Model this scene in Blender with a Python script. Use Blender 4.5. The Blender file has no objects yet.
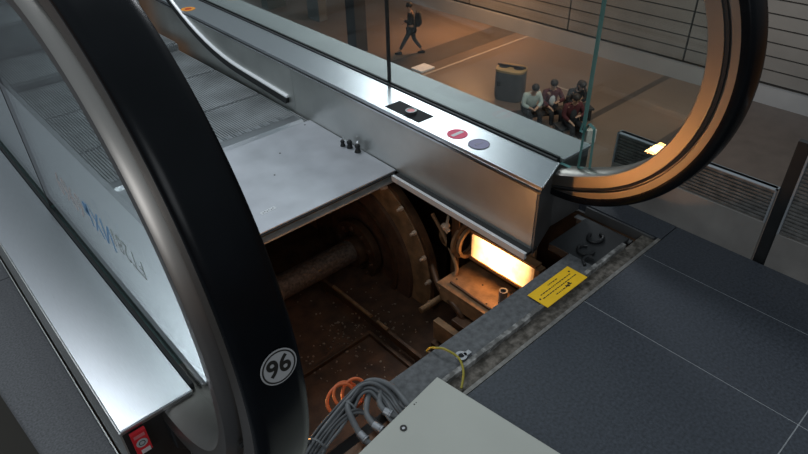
import bpy, bmesh, math, random
from mathutils import Vector, Matrix
random.seed(7)
PI = math.pi
sc = bpy.context.scene
C = sc.collection
H = 1.08                                   # eye height above the landing floor

# ------------------------------------------------------------------ camera
cd = bpy.data.cameras.new('camera'); cam = bpy.data.objects.new('camera', cd); C.objects.link(cam)
R3 = Matrix(((0.740557, 0.402042, -0.538458), (-0.671655, 0.417435, -0.612068), (-0.021305, 0.814930, 0.579168)))
cam.matrix_world = Matrix.Translation((0, 0, H)) @ R3.to_4x4()
cd.sensor_width = 36; cd.lens = 618.76 * 36 / 808; cd.clip_start = 0.02; cd.clip_end = 200
sc.camera = cam

# ------------------------------------------------------------------ world, big lights, exposure
w = bpy.data.worlds.new('world'); sc.world = w; w.use_nodes = True
wn = w.node_tree; bg = wn.nodes['Background']; wt = wn.nodes.new('ShaderNodeTexCoord'); wsx = wn.nodes.new('ShaderNodeSeparateXYZ'); wr = wn.nodes.new('ShaderNodeValToRGB')
wm = wn.nodes.new('ShaderNodeMapRange'); wm.inputs['From Min'].default_value = -1; wm.inputs['From Max'].default_value = 1
wn.links.new(wt.outputs['Generated'], wsx.inputs[0]); wn.links.new(wsx.outputs['Z'], wm.inputs[0]); wn.links.new(wm.outputs[0], wr.inputs[0]); wn.links.new(wr.outputs[0], bg.inputs[0])
e0, e1 = wr.color_ramp.elements; e0.position = .42; e0.color = (.15, .075, .034, 1); e1.position = .80; e1.color = (.50, .58, .64, 1)
em = wr.color_ramp.elements.new(.52); em.color = (.17, .17, .175, 1)
bg.inputs[1].default_value = 0.55

def area_light(name, loc, target, sx, sy, power, col):
    l = bpy.data.lights.new(name, 'AREA'); l.shape = 'RECTANGLE'; l.size = sx; l.size_y = sy; l.energy = power; l.color = col
    o = bpy.data.objects.new(name, l); C.objects.link(o); o.location = loc
    o.rotation_euler = (Vector(target) - Vector(loc)).to_track_quat('-Z', 'Y').to_euler()
    return o
area_light('skylight_above_landing', (0.70, 4.15, 4.3), (0.4, 1.2, 0), 1.5, 1.3, 72, (0.88, 0.94, 1.0))
area_light('skylight_above_hall', (6.3, 6.6, 3.6), (1.3, 1.4, 0), 1.6, 1.6, 95, (0.90, 0.95, 1.0))
area_light('hall_downlight_far', (16.6, 15.5, -3.2), (17.0, 15.5, -6.5), 1.0, 3.0, 240, (1.0, 0.46, 0.20))
area_light('hall_downlight_near', (14.0, 9.5, -1.0), (14.5, 11.0, -6.5), 2.0, 3.0, 75, (1.0, 0.58, 0.32))
area_light('fill_light_behind', (-3.2, -1.6, 2.6), (0.8, 1.2, 0.1), 1.8, 1.8, 32, (0.92, 0.96, 1.0))  # added fill from behind left, lifts the dark barrier, skirt and frames
area_light('hall_wall_fill', (11.5, 5.0, -1.0), (18.6, 6.5, -4.6), 3.0, 2.0, 190, (0.95, 0.92, 0.85))  # added light, put in to brighten the grey wall panels
sc.view_settings.view_transform = 'Standard'; sc.view_settings.look = 'None'
sc.view_settings.exposure = 0.12; sc.view_settings.gamma = 1.0; sc.view_settings.use_curve_mapping = False

# ------------------------------------------------------------------ materials
def new_mat(name):
    m = bpy.data.materials.new(name); m.use_nodes = True
    return m, m.node_tree, m.node_tree.nodes['Principled BSDF']
def mat(name, col, rough=0.5, metal=0.0, noise=0.0, nscale=20.0, stretch=(1, 1, 1), bump=0.0, bscale=None, rvar=0.0, col2=None, spec=None, aniso=0.0, thr=None):
    m, nt, p = new_mat(name)
    p.inputs['Base Color'].default_value = (*col, 1); p.inputs['Roughness'].default_value = rough; p.inputs['Metallic'].default_value = metal
    if spec is not None: p.inputs['Specular IOR Level'].default_value = spec
    if noise or bump or rvar or col2:
        tc = nt.nodes.new('ShaderNodeTexCoord'); mp = nt.nodes.new('ShaderNodeMapping'); mp.inputs['Scale'].default_value = stretch
        nz = nt.nodes.new('ShaderNodeTexNoise'); nz.inputs['Scale'].default_value = nscale; nz.inputs['Detail'].default_value = 6
        nt.links.new(tc.outputs['Object'], mp.inputs[0]); nt.links.new(mp.outputs[0], nz.inputs['Vector'])
        if noise or col2:
            r = nt.nodes.new('ShaderNodeValToRGB')
            lo, hi = thr if thr else (0.3, 0.7)
            r.color_ramp.elements[0].position = lo; r.color_ramp.elements[1].position = hi
            a = [c * (1 - noise) for c in col]; b = col2 if col2 else [min(1, c * (1 + noise)) for c in col]
            r.color_ramp.elements[0].color = (*a, 1); r.color_ramp.elements[1].color = (*b, 1)
            nt.links.new(nz.outputs['Fac'], r.inputs[0]); nt.links.new(r.outputs[0], p.inputs['Base Color'])
        if rvar:
            mr = nt.nodes.new('ShaderNodeMapRange'); mr.inputs['To Min'].default_value = max(0.02, rough - rvar); mr.inputs['To Max'].default_value = min(1, rough + rvar)
            nt.links.new(nz.outputs['Fac'], mr.inputs[0]); nt.links.new(mr.outputs[0], p.inputs['Roughness'])
        if bump:
            bz = nz
            if bscale:
                bz = nt.nodes.new('ShaderNodeTexNoise'); bz.inputs['Scale'].default_value = bscale; nt.links.new(mp.outputs[0], bz.inputs['Vector'])
            bp = nt.nodes.new('ShaderNodeBump'); bp.inputs['Strength'].default_value = bump; bp.inputs['Distance'].default_value = 0.004
            nt.links.new(bz.outputs['Fac'], bp.inputs['Height']); nt.links.new(bp.outputs[0], p.inputs['Normal'])
    return m
def emit(name, col, s):
    m, nt, p = new_mat(name); p.inputs['Base Color'].default_value = (*col, 1)
    p.inputs['Emission Color'].default_value = (*col, 1); p.inputs['Emission Strength'].default_value = s
    return m

STEEL = mat('brushed_steel', (0.56, 0.58, 0.61), 0.31, 1.0, 0.05, 30, (40, 1.2, 40), 0.04, None, 0.07)
STEELO = mat('outer_deck_steel', (0.45, 0.465, 0.46), 0.55, 0.7, 0.06, 6)
STEELP = mat('plate_steel', (0.52, 0.535, 0.57), 0.45, 0.55, 0.09, 9, (1, 1, 1), 0.05, 160, 0.10)
STEELD = mat('skirt_steel', (0.58, 0.59, 0.57), 0.42, 0.85, 0.12, 5, (1, 1, 1), 0.03, 60, 0.08)
STEELF = mat('frame_steel', (0.34, 0.315, 0.29), 0.38, 1.0, 0.06, 6, (1, 1, 1), 0.0, None, 0.05)
CHROME = mat('bright_trim', (0.80, 0.81, 0.83), 0.22, 1.0)
RUBBER = mat('handrail_rubber', (0.004, 0.005, 0.0065), 0.26, 0.0, 0.2, 12, (1, 1, 1), 0.0, None, 0.06, None, 0.13)
GASKET = mat('black_gasket', (0.012, 0.013, 0.014), 0.6)
DARKM = mat('dark_plastic', (0.014, 0.015, 0.016), 0.45, 0.0, 0.2, 30)
DARKPANEL = mat('dark_end_panel', (0.17, 0.17, 0.17), 0.4, 0.6, 0.15, 12, (1, 1, 1), 0, None, 0.1)
TILE = mat('dark_stone_tile', (0.038, 0.044, 0.055), 0.50, 0.0, 0.38, 150, (1, 1, 1), 0.10, 260, 0.08)
TILEL = mat('grey_stone_tile', (0.10, 0.102, 0.110), 0.55, 0.0, 0.45, 220, (1, 1, 1), 0.10, 300, 0.05)
GROUT = mat('tile_grout', (0.30, 0.31, 0.32), 0.9, 0, 0.2, 60)
TREAD = mat('tread_aluminium', (0.46, 0.48, 0.49), 0.42, 0.6, 0.22, 8, (1, 1, 1), 0.0, None, 0.08)
CONC = mat('weathered_frame', (0.115, 0.118, 0.122), 0.75, 0.2, 0.3, 70, (1, 1, 1), 0.25, 120)
DIRT = mat('gritty_channel', (0.11, 0.095, 0.075), 0.95, 0, 0.5, 60, (1, 1, 1), 0.5, 200, 0, (0.24, 0.21, 0.18), None, 0, (0.35, 0.8))
EDGE = mat('chipped_pale_angle', (0.17, 0.165, 0.155), 0.8, 0.1, 0.3, 45, (1, 1, 1), 0.4, 160, 0, (0.42, 0.41, 0.39), None, 0, (0.45, 0.70))
RUST = mat('oily_brown_steel', (0.095, 0.048, 0.024), 0.50, 0.35, 0.5, 14, (1, 1, 1), 0.35, 90, 0.15)
RUSTL = mat('dusty_tan_steel', (0.24, 0.14, 0.07), 0.62, 0.25, 0.4, 25, (1, 1, 1), 0.3, 110, 0.1)
PITDARK = mat('pit_floor_grime', (0.075, 0.034, 0.016), 0.8, 0.0, 0.5, 16, (1, 1, 1), 0.4, 120)
SHAFT = mat('greasy_shaft', (0.13, 0.10, 0.08), 0.55, 0.4, 0.5, 90, (1, 1, 1), 0.7, 220)
BOLT = mat('bright_bolt', (0.62, 0.48, 0.36), 0.3, 0.35)
WHITE = mat('off_white_paint', (0.45, 0.455, 0.405), 0.55, 0.0, 0.06, 4, (1, 1, 1), 0.05, 200)
YELLOW = mat('yellow_label', (0.95, 0.56, 0.012), 0.5, 0, 0.06, 30)
BLACKINK = mat('black_print', (0.015, 0.013, 0.010), 0.6)
RED = mat('red_print', (0.62, 0.02, 0.03), 0.4)
PINK = mat('red_stop_disc', (0.95, 0.16, 0.25), 0.6, spec=.15)
LILAC = mat('grey_violet_disc', (0.36, 0.34, 0.48), 0.6, spec=.15)
PRINTW = mat('white_print', (0.85, 0.85, 0.85), 0.6, spec=.2)
GREYP = mat('grey_print', (0.42, 0.42, 0.42), 0.5)
ORANGE = mat('orange_sticker', (0.90, 0.33, 0.02), 0.45)
CABLEG = mat('grey_cable', (0.13, 0.135, 0.14), 0.5, 0, 0.25, 30)
CABLED = mat('dark_grey_cable', (0.055, 0.057, 0.06), 0.5, 0, 0.25, 30)
CABLEO = mat('orange_cable', (0.62, 0.13, 0.03), 0.5, 0, 0.2, 30)
CABLEY = mat('yellow_cable', (0.34, 0.28, 0.03), 0.45)
CONN = mat('silver_connector', (0.50, 0.50, 0.52), 0.35, 0.9)
HALLF = mat('hall_floor_stone', (0.17, 0.125, 0.095), 0.33, 0, 0.18, 0.5, (1, 1, 1), 0, None, 0.06)
HALLD = mat('hall_inlay_and_shadow', (0.075, 0.062, 0.055), 0.4, 0, 0.15, 3)
HALLL = mat('hall_light_inlay', (0.42, 0.36, 0.30), 0.5)
PANEL = mat('grey_wall_panel', (0.22, 0.22, 0.215), 0.5, 0.3, 0.12, 0.8)
PANELG = mat('panel_shadow_gap', (0.015, 0.015, 0.015), 0.9)
BAND = mat('grey_skirting_band', (0.32, 0.34, 0.36), 0.5, 0.3, 0.08, 1.0)
BARR = mat('stained_steel_panel', (0.30, 0.28, 0.26), 0.42, 0.3, 0.22, 7, (1, 1, 1), 0.05, 50, 0.12)
GRILLE = mat('dusty_grille', (0.22, 0.215, 0.205), 0.55, 0.5, 0.35, 40, (1, 1, 1), 0.2, 120)
SKIN = mat('skin', (0.42, 0.25, 0.17), 0.6, 0, 0.06, 30)
HAIR = mat('dark_hair', (0.015, 0.011, 0.009), 0.6, 0, 0.3, 60)
def cloth(n, c): return mat(n, c, 0.9, 0, 0.15, 25)

def glass_mat(name, tint, refl_rough=0.0, thin=True):
    m = bpy.data.materials.new(name); m.use_nodes = True; nt = m.node_tree; nt.nodes.clear()
    out = nt.nodes.new('ShaderNodeOutputMaterial'); mix = nt.nodes.new('ShaderNodeMixShader'); lw = nt.nodes.new('ShaderNodeLayerWeight'); lw.inputs[0].default_value = 0.5
    pw = nt.nodes.new('ShaderNodeMath'); pw.operation = 'POWER'; pw.inputs[1].default_value = 5; fr = nt.nodes.new('ShaderNodeMath'); fr.operation = 'MULTIPLY_ADD'; fr.inputs[1].default_value = .95; fr.inputs[2].default_value = .04
    nt.links.new(lw.outputs['Facing'], pw.inputs[0]); nt.links.new(pw.outputs[0], fr.inputs[0])
    tr = nt.nodes.new('ShaderNodeBsdfTransparent'); tr.inputs[0].default_value = (*tint, 1)
    gl = nt.nodes.new('ShaderNodeBsdfGlossy'); gl.inputs['Roughness'].default_value = refl_rough
    nt.links.new(fr.outputs[0], mix.inputs[0]); nt.links.new(tr.outputs[0], mix.inputs[1]); nt.links.new(gl.outputs[0], mix.inputs[2]); nt.links.new(mix.outputs[0], out.inputs[0])
    return m
GLASS = glass_mat('clear_glass', (0.86, 0.90, 0.89))
GEDGE = mat('green_glass_edge', (0.16, 0.36, 0.34), 0.25, 0, 0, 1)
DIFF = None

# ------------------------------------------------------------------ mesh helpers
def box(bm, c, s, rot=None, mi=0):
    """box centred at c with full sizes s"""
    r = bmesh.ops.create_cube(bm, size=1.0)
    M = Matrix.Translation(c) @ (rot.to_4x4() if rot else Matrix.Identity(4)) @ Matrix.Diagonal((s[0], s[1], s[2], 1))
    bmesh.ops.transform(bm, matrix=M, verts=r['verts'])
    for f in {f for v in r['verts'] for f in v.link_faces}: f.material_index = mi
    return r['verts']
def bx(bm, x0, x1, y0, y1, z0, z1, mi=0):
    return box(bm, ((x0 + x1) / 2, (y0 + y1) / 2, (z0 + z1) / 2), (abs(x1 - x0), abs(y1 - y0), abs(z1 - z0)), None, mi)
def axis_rot(d):
    return Vector(d).normalized().to_track_quat('Z', 'Y').to_matrix()
def cyl(bm, a, b, r, seg=24, r2=None, cap=True):
    a = Vector(a); b = Vector(b); d = b - a
    M = Matrix.Translation((a + b) / 2) @ axis_rot(d).to_4x4()
    return bmesh.ops.create_cone(bm, cap_ends=cap, segments=seg, radius1=r, radius2=r if r2 is None else r2, depth=d.length, matrix=M)['verts']
def ring(bm, c, axis, ro, ri, t, seg=64):
    """flat washer: outer ro, inner ri, thickness t about axis"""
    c = Vector(c); R = axis_rot(axis); vs = []
    for k in range(seg):
        a = 2 * PI * k / seg; e = Vector((math.cos(a), math.sin(a), 0))
        vs.append([bm.verts.new(c + R @ (e * r + Vector((0, 0, z)))) for r, z in ((ri, -t / 2), (ro, -t / 2), (ro, t / 2), (ri, t / 2))])
    for k in range(seg):
        p, q = vs[k], vs[(k + 1) % seg]
        for j in range(4): bm.faces.new((p[j], p[(j + 1) % 4], q[(j + 1) % 4], q[j]))
def prism(bm, pts, n0, n1, mp):
    """polygon pts extruded from n0 to n1, mp(u, v, n) -> xyz"""
    a = [bm.verts.new(mp(u, v, n0)) for u, v in pts]; b = [bm.verts.new(mp(u, v, n1)) for u, v in pts]
    bm.faces.new(a); bm.faces.new(list(reversed(b)))
    for i in range(len(pts)):
        j = (i + 1) % len(pts); bm.faces.new((a[i], b[i], b[j], a[j]))
def sweep(bm, rings, closed=False, caps=True):
    vs = [[bm.verts.new(p) for p in r] for r in rings]
    n = len(vs[0]); m = len(vs)
    for i in range(m - (0 if closed else 1)):
        p, q = vs[i], vs[(i + 1) % m]
        for j in range(n): bm.faces.new((p[j], p[(j + 1) % n], q[(j + 1) % n], q[j]))
    if caps and not closed:
        bm.faces.new(vs[0]); bm.faces.new(list(reversed(vs[-1])))
def smooth_path(P, n=8):
    P = [Vector(p) for p in P]; Q = [2 * P[0] - P[1]] + P + [2 * P[-1] - P[-2]]; out = []
    for i in range(1, len(Q) - 2):
        a, b, c, d = Q[i - 1:i + 3]
        for k in range(n):
            t = k / n
            out.append(0.5 * ((2 * b) + (c - a) * t + (2 * a - 5 * b + 4 * c - d) * t * t + (3 * b - a - 3 * c + d) * t ** 3))
    out.append(P[-1]); return out
def tube(bm, P, r, seg=10, n=8, closed=False):
    P = smooth_path(P, n) if n else [Vector(p) for p in P]
    T = [(P[min(i + 1, len(P) - 1)] - P[max(i - 1, 0)]).normalized() for i in range(len(P))]
    N = T[0].orthogonal().normalized(); rings = []
    for p, t in zip(P, T):
        N = (N - t * N.dot(t)).normalized(); B = t.cross(N)
        rings.append([p + N * (r * math.cos(2 * PI * k / seg)) + B * (r * math.sin(2 * PI * k / seg)) for k in range(seg)])
    sweep(bm, rings, closed)
def obj(name, bm, m, parent=None, smooth=False, bevel=0, kind=None, angle=40):
    bmesh.ops.recalc_face_normals(bm, faces=bm.faces[:])
    me = bpy.data.meshes.new(name); bm.to_mesh(me); bm.free()
    for mm in (m if isinstance(m, (list, tuple)) else [m]): me.materials.append(mm)
    o = bpy.data.objects.new(name, me); C.objects.link(o)
    if parent: o.parent = parent
    if smooth: me.shade_smooth()
    if smooth and angle: me.set_sharp_from_angle(angle=math.radians(angle))
    if bevel:
        b = o.modifiers.new('bevel', 'BEVEL'); b.width = bevel; b.segments = 2; b.limit_method = 'ANGLE'
    if kind: o['kind'] = kind
    return o
def tag(o, label, cat, group=None, kind=None):
    o['label'] = label; o['category'] = cat
    if group: o['group'] = group
    if kind: o['kind'] = kind
    return o
def thing(name, label, cat, loc=(0, 0, 0), rz=0, group=None):
    o = bpy.data.objects.new(name, None); C.objects.link(o); o.location = loc; o.rotation_euler = (0, 0, rz); o.empty_display_size = 0.1
    return tag(o, label, cat, group)
def B(): return bmesh.new()
def text_mesh(name, s, size, M, m, parent=None, ext=0.0003, bold=0.0, sx=1.0):
    cu = bpy.data.curves.new(name, 'FONT'); cu.body = s; cu.size = 1.0; cu.resolution_u = 6; cu.align_x = 'CENTER'; cu.align_y = 'CENTER'; cu.extrude = ext / size; cu.offset = bold / size
    t = bpy.data.objects.new(name, cu); C.objects.link(t)
    bpy.context.view_layer.update()
    me = bpy.data.meshes.new_from_object(t.evaluated_get(bpy.context.evaluated_depsgraph_get()))
    bpy.data.objects.remove(t); bpy.data.curves.remove(cu)
    me.transform(M @ Matrix.Diagonal((sx * size, size, size, 1))); me.materials.clear(); me.materials.append(m)
    o = bpy.data.objects.new(name, me); C.objects.link(o)
    if parent: o.parent = parent
    return o
def frame_of(loc, right, up):
    r = Vector(right).normalized(); u = Vector(up); u = (u - r * u.dot(r)).normalized(); n = r.cross(u)
    M = Matrix((r, u, n)).transposed().to_4x4(); M.translation = Vector(loc); return M

def rise(y, y0):                            # the run-up from the level part into the 30 degree slope
    r = 1.5; d = y - y0
    if d <= 0: return 0.0
    if d < r * math.sin(PI / 6): return r - math.sqrt(r * r - d * d)
    return r * (1 - math.cos(PI / 6)) + (d - r * math.sin(PI / 6)) * math.tan(PI / 6)

# ------------------------------------------------------------------ setting: landing floor
GY0, GY1 = 0.064, 0.58
bm = B(); g = 0.0013
for x0, x1 in ((-2.5, 1.117), (1.117, 1.399), (1.399, 1.590)):
    for y0, y1 in ((-2.5, GY0), (GY0, GY1)):
        bx(bm, x0 + g, x1 - g, y0 + g, y1 - g, -0.03, 0)
bx(bm, 1.500, 1.590, GY1 + g, 0.90, -0.03, 0)
o = obj('floor', bm, TILE, kind='structure', bevel=0.0006)
bm = B(); bx(bm, -2.5, 1.590, -2.5, GY1 - 0.001, -0.12, -0.0012); bx(bm, 1.500, 1.588, GY1, 0.90, -0.12, -0.0305)
obj('floor', bm, GROUT, kind='structure')
# floor on the near-left side of the escalator
bm = B()
for y0, y1 in ((0.582, 1.72), (1.723, 5.6)): bx(bm, -2.5, 0.058, y0, y1, -0.03, 0)
obj('floor', bm, TILEL, kind='structure')
bm = B(); bx(bm, -2.5, 0.058, 0.582, 5.6, -0.12, -0.0305); obj('floor', bm, GROUT, kind='structure')
bm = B(); bx(bm, 0.0590, 0.0615, 0.585, 5.6, -0.03, 0.002); obj('trim_1', bm, STEELD, kind='structure')

bm = B(); prism(bm, [(-.60, 1.36), (-.080, 1.36), (-.048, .95), (-.60, .95)], 0.0, .006, lambda u, v, n: (u, v, n))
tag(obj('floor_mat', bm, mat('dark_brown_mat', (.030, .026, .020), .9)), 'dark brown mat at the lower left corner of the grey floor', 'mat')
# ------------------------------------------------------------------ setting: machinery pit
PF = -0.50
bm = B(); bx(bm, 0.20, 1.56, 0.585, 3.0, PF - 0.03, PF); obj('floor', bm, PITDARK, kind='structure')
bm = B(); bx(bm, 0.20, 0.23, 0.62, 3.0, PF, -0.035); obj('wall_left', bm, PITDARK, kind='structure')
bm = B(); bx(bm, 1.475, 1.499, 0.60, 3.0, PF, -0.035); obj('wall_right', bm, RUST, kind='structure')
bm = B(); bx(bm, 0.23, 1.475, 0.645, 0.665, PF, -0.03); obj('wall_front', bm, RUST, kind='structure')
bm = B(); bx(bm, 0.20, 1.50, 3.0, 3.03, PF, -0.05); obj('wall_back', bm, PITDARK, kind='structure')

# ------------------------------------------------------------------ pit frame (the weathered rim) and dirty channel
t = thing('machinery_surround', 'weathered grey steel rim along the near side of the open machinery pit', 'frame')
bm = B(); bx(bm, 0.555, 1.255, 0.6465, 0.724, -0.028, 0); obj('rim_plate', bm, CONC, t, bevel=0.002)
bm = B(); bx(bm, 1.2555, 1.44, 0.6465, 0.795, -0.028, -.003); obj('dark_end_plate', bm, DARKM, t, bevel=0.002)
bm = B(); bx(bm, 0.555, 1.385, 0.716, 0.724, -0.09, -0.028); obj('rim_web', bm, CONC, t)
bm = B()
n = 90
for i in range(n):
    x0 = 0.555 + (1.40 - 0.555) * i / n; x1 = 0.555 + (1.40 - 0.555) * (i + 1) / n
    bx(bm, x0, x1, 0.634 + random.uniform(-.0008, .0008), 0.646, -0.02, 0.004 + random.uniform(-.0006, .0006))
obj('chipped_angle', bm, EDGE, t)
bm = B(); bx(bm, 0.30, 1.497, 0.590, 0.634, -0.03, -0.010); obj('gritty_groove', bm, DIRT, t)
bm = B(); bx(bm, 0.30, 1.497, 0.5805, 0.590, -0.03, 0.0005); obj('tile_edge_strip', bm, mat('tile_edge_trim', (0.20, 0.19, 0.175), 0.6, 0.3, 0.3, 60), t)

# junk and steelwork in the recess beside the deck end
t = thing('recess_bracket', 'dark steel channel lying in the recess by the right deck end', 'bracket')
bm = B(); bx(bm, 1.395, 1.500, 0.64, 0.835, -0.11, -0.09); obj('base_plate', bm, DARKM, t)
bm = B(); bx(bm, 1.447, 1.452, 0.64, 0.83, -0.09, -0.012); bx(bm, 1.430, 1.452, 0.64, 0.83, -0.015, -0.012); obj('channel_rail', bm, DARKPANEL, t)
bm = B(); bx(bm, 1.492, 1.499, 0.60, 0.83, -0.09, -0.004); obj('side_angle', bm, DARKPANEL, t)
bm = B()
for k in range(5): bx(bm, 1.40 + 0.009 * k, 1.403 + 0.009 * k, 0.655, 0.695, -0.04, -0.028)
bx(bm, 1.395, 1.445, 0.65, 0.70, -0.09, -0.04); obj('slotted_block', bm, DARKPANEL, t)
bm = B(); tube(bm, [(1.30 + .022 * math.cos(a), .70 + .022 * math.sin(a), .001) for a in [.4 + 4.6 * k / 8 for k in range(9)]], .005, 8)
tag(obj('hose_clip', bm, DARKM, smooth=True), 'open black clip ring on the dark rim plate nearest the label', 'clip')
bm = B(); tube(bm, [(1.37 + .024 * math.cos(a), .715 + .020 * math.sin(a), .001) for a in [1.4 + 4.9 * k / 8 for k in range(9)]], .005, 8)
tag(obj('hose_clip', bm, DARKM, smooth=True), 'open black clip ring on the dark rim plate under the curved handrail', 'clip')
bm = B(); tube(bm, [(1.235, .66, .004), (1.25, .676, .006), (1.272, .676, .006), (1.28, .658, .004)], .0045, 8)
tag(obj('cable_clip', bm, DARKM, smooth=True), 'small dark clip on the rim right of the yellow label', 'clip')

# yellow warning label
o = thing('warning_label', 'yellow warning label stuck on the grey pit rim', 'label', (1.110, 0.657, 0.0045))
RL = Matrix.Rotation(math.radians(0.5), 4, 'Z')
bm = B(); box(bm, (0, 0, 0.0009), (0.172, 0.064, 0.0012)); q = obj('label_sheet', bm, YELLOW, o)
for yy, ww in ((.020, .034), (.008, .125), (-.004, .135), (-.017, .060)):      # print too small to read: rows of tiny marks
    bm = B(); x = -ww / 2
    while x < ww / 2:
        l_ = random.uniform(.003, .010); box(bm, (x + l_ / 2, yy, .0017), (l_, .0028, .0002)); x += l_ + .0022
    obj('printed_line', bm, BLACKINK, o, kind='stuff')
for dx, dy, r in ((.022, -.017, .0045), (.030, -.012, .004), (.016, -.014, .0025), (-.075, .0, .003), (.07, .016, .003)):
    bm = B(); cyl(bm, (dx, dy, .0014), (dx, dy, .0018), r, 9); obj('ink_blot', bm, BLACKINK, o)

# ------------------------------------------------------------------ machinery in the pit
WY, WZ = 1.60, -0.418
t = thing('drive_wheel', 'large greasy step-chain wheel half under the steel plate', 'wheel', (1.19, WY, WZ))
def wc(x, y, z): return (x - 1.19, y - WY, z - WZ)
bm = B(); ring(bm, (0, 0, 0), (1, 0, 0), .392, .300, .016, 96); obj('rim', bm, RUSTL, t, True)
bm = B(); ring(bm, (-.012, 0, 0), (1, 0, 0), .300, .235, .022, 96); obj('inner_ring', bm, PITDARK, t, True)
bm = B(); ring(bm, (.010, 0, 0), (1, 0, 0), .250, .04, .012, 72); obj('web', bm, PITDARK, t, True)
bm = B(); ring(bm, (-.016, 0, 0), (1, 0, 0), .232, .212, .03, 96); obj('brake_ring', bm, RUST, t, True)
bm = B(); ring(bm, (-.028, 0, 0), (1, 0, 0), .125, .085, .03, 64); obj('hub_collar', bm, RUST, t, True)
bm = B(); cyl(bm, (-.07, 0, 0), (.03, 0, 0), .062, 40); obj('hub', bm, RUST, t, True)
bm = B(); ring(bm, (.012, 0, 0), (1, 0, 0), .406, .390, .030, 96); obj('chain_guard', bm, RUST, t, True)
for k in range(26):
    a = 2 * PI * (k + .35) / 26
    bm = B(); y, z = .399 * math.cos(a), .399 * math.sin(a)
    cyl(bm, (-.024, y, z), (-.012, y, z), .009, 6); cyl(bm, (-.036, y, z), (-.024, y, z), .005, 8)
    obj('rim_bolt', bm, BOLT, t, False)
for k in range(10):
    a = 2 * PI * (k + .3) / 10
    bm = B(); y, z = .10 * math.cos(a), .10 * math.sin(a)
    cyl(bm, (-.052, y, z), (-.040, y, z), .009, 6); obj('hub_bolt', bm, PITDARK, t)
bm = B(); cyl(bm, (-.93, 0, 0.014), (-.06, 0, 0.010), .047, 32); obj('shaft', bm, SHAFT, t, True)

t = thing('chain_roller', 'small brown guide roller right of the large wheel', 'roller', (1.27, 1.20, -.20))
bm = B(); cyl(bm, (-.02, 0, 0), (.03, 0, 0), .036, 28); obj('roller_body', bm, RUSTL, t, True)
bm = B(); cyl(bm, (-.035, 0, 0), (-.02, 0, 0), .014, 12); obj('axle_nut', bm, RUST, t)
t = thing('wing_nut_bolt', 'shiny wing nut bolt under the right deck ledge', 'bolt', (1.22, 1.165, -.085))
bm = B(); cyl(bm, (-.03, -.02, -.01), (.03, .02, .012), .005, 10); obj('bolt_shank', bm, BOLT, t, True)
bm = B(); box(bm, (-.032, -.02, -.012), (.012, .034, .012), Matrix.Rotation(.5, 3, 'X')); cyl(bm, (-.038, -.022, -.014), (-.018, -.016, -.006), .010, 6); obj('wing_head', bm, BOLT, t)

# recess under the right deck: shelf, back plate, side cheeks
t = thing('recess_shelf', 'tan steel shelf below the glowing panel', 'shelf')
bm = B(); bx(bm, 1.12, 1.285, .727, 1.115, -.285, -.270); obj('shelf_plate', bm, RUSTL, t, bevel=.001)
bm = B(); bx(bm, 1.12, 1.127, .727, 1.10, -.33, -.285); obj('front_skirt', bm, RUSTL, t)
bm = B()
bm.free()
for dx, dy in ((1.14, .80), (1.17, .77), (1.21, .82), (1.15, 1.05), (1.18, 1.08), (1.16, .93), (1.22, 1.0), (1.20, .9)):
    bm = B(); cyl(bm, (dx, dy, -.270), (dx, dy, -.2695), .0035, 8); obj('screw_hole', bm, PANELG, t)
bm = B(); bx(bm, 1.290, 1.300, .860, 1.125, -.27, -.03)
tag(obj('recess_back_plate', bm, RUSTL), 'tan steel plate standing behind the glowing panel', 'plate')
t = thing('lit_plate_glow', 'glowing orange panel standing in for a lit plate under the right deck', 'lamp', (1.262, .960, -.168))
GLOWM, nt, p = new_mat('lit_plate_emission')
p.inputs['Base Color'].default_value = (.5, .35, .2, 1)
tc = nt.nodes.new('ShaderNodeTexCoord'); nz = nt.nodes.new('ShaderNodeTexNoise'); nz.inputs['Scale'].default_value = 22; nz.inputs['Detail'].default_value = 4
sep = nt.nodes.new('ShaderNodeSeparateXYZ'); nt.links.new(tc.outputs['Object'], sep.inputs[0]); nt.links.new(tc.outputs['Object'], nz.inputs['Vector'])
# added emitter stands in for a lit steel plate, brightest at its centre
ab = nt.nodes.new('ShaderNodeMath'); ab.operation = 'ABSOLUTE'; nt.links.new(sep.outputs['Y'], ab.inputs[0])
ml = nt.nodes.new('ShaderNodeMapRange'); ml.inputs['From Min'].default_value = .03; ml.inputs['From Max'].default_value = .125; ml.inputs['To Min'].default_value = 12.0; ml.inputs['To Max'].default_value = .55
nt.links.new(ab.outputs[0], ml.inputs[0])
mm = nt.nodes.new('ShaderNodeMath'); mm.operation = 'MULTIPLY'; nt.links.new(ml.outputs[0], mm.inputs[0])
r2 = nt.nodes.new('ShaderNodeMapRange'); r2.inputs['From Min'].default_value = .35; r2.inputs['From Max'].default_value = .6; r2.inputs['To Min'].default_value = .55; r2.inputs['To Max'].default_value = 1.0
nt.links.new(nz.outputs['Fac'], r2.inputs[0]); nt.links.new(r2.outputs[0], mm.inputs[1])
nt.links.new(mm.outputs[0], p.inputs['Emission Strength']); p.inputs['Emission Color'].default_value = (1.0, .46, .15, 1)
bm = B(); bx(bm, -.012, 0.0, -.125, .125, -.044, .045); obj('glow_face', bm, GLOWM, t, bevel=.003)
bm = B(); bx(bm, -.008, .022, -.133, .133, -.062, -.052); bx(bm, -.008, .022, -.133, .133, .047, .057); bx(bm, 0.001, .022, -.133, .133, -.052, .047); obj('glow_housing', bm, RUSTL, t)
bm = B(); ring(bm, (0, .142, 0), (0, 1, 0), .060, .048, .012, 28); ring(bm, (-.002, .162, 0), (0, 1, 0), .066, .052, .010, 28); obj('end_collar', bm, RUSTL, t, True)
bm = B(); bx(bm, -.010, .020, -.150, -.134, -.055, .05); obj('end_block', bm, RUSTL, t)

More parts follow.
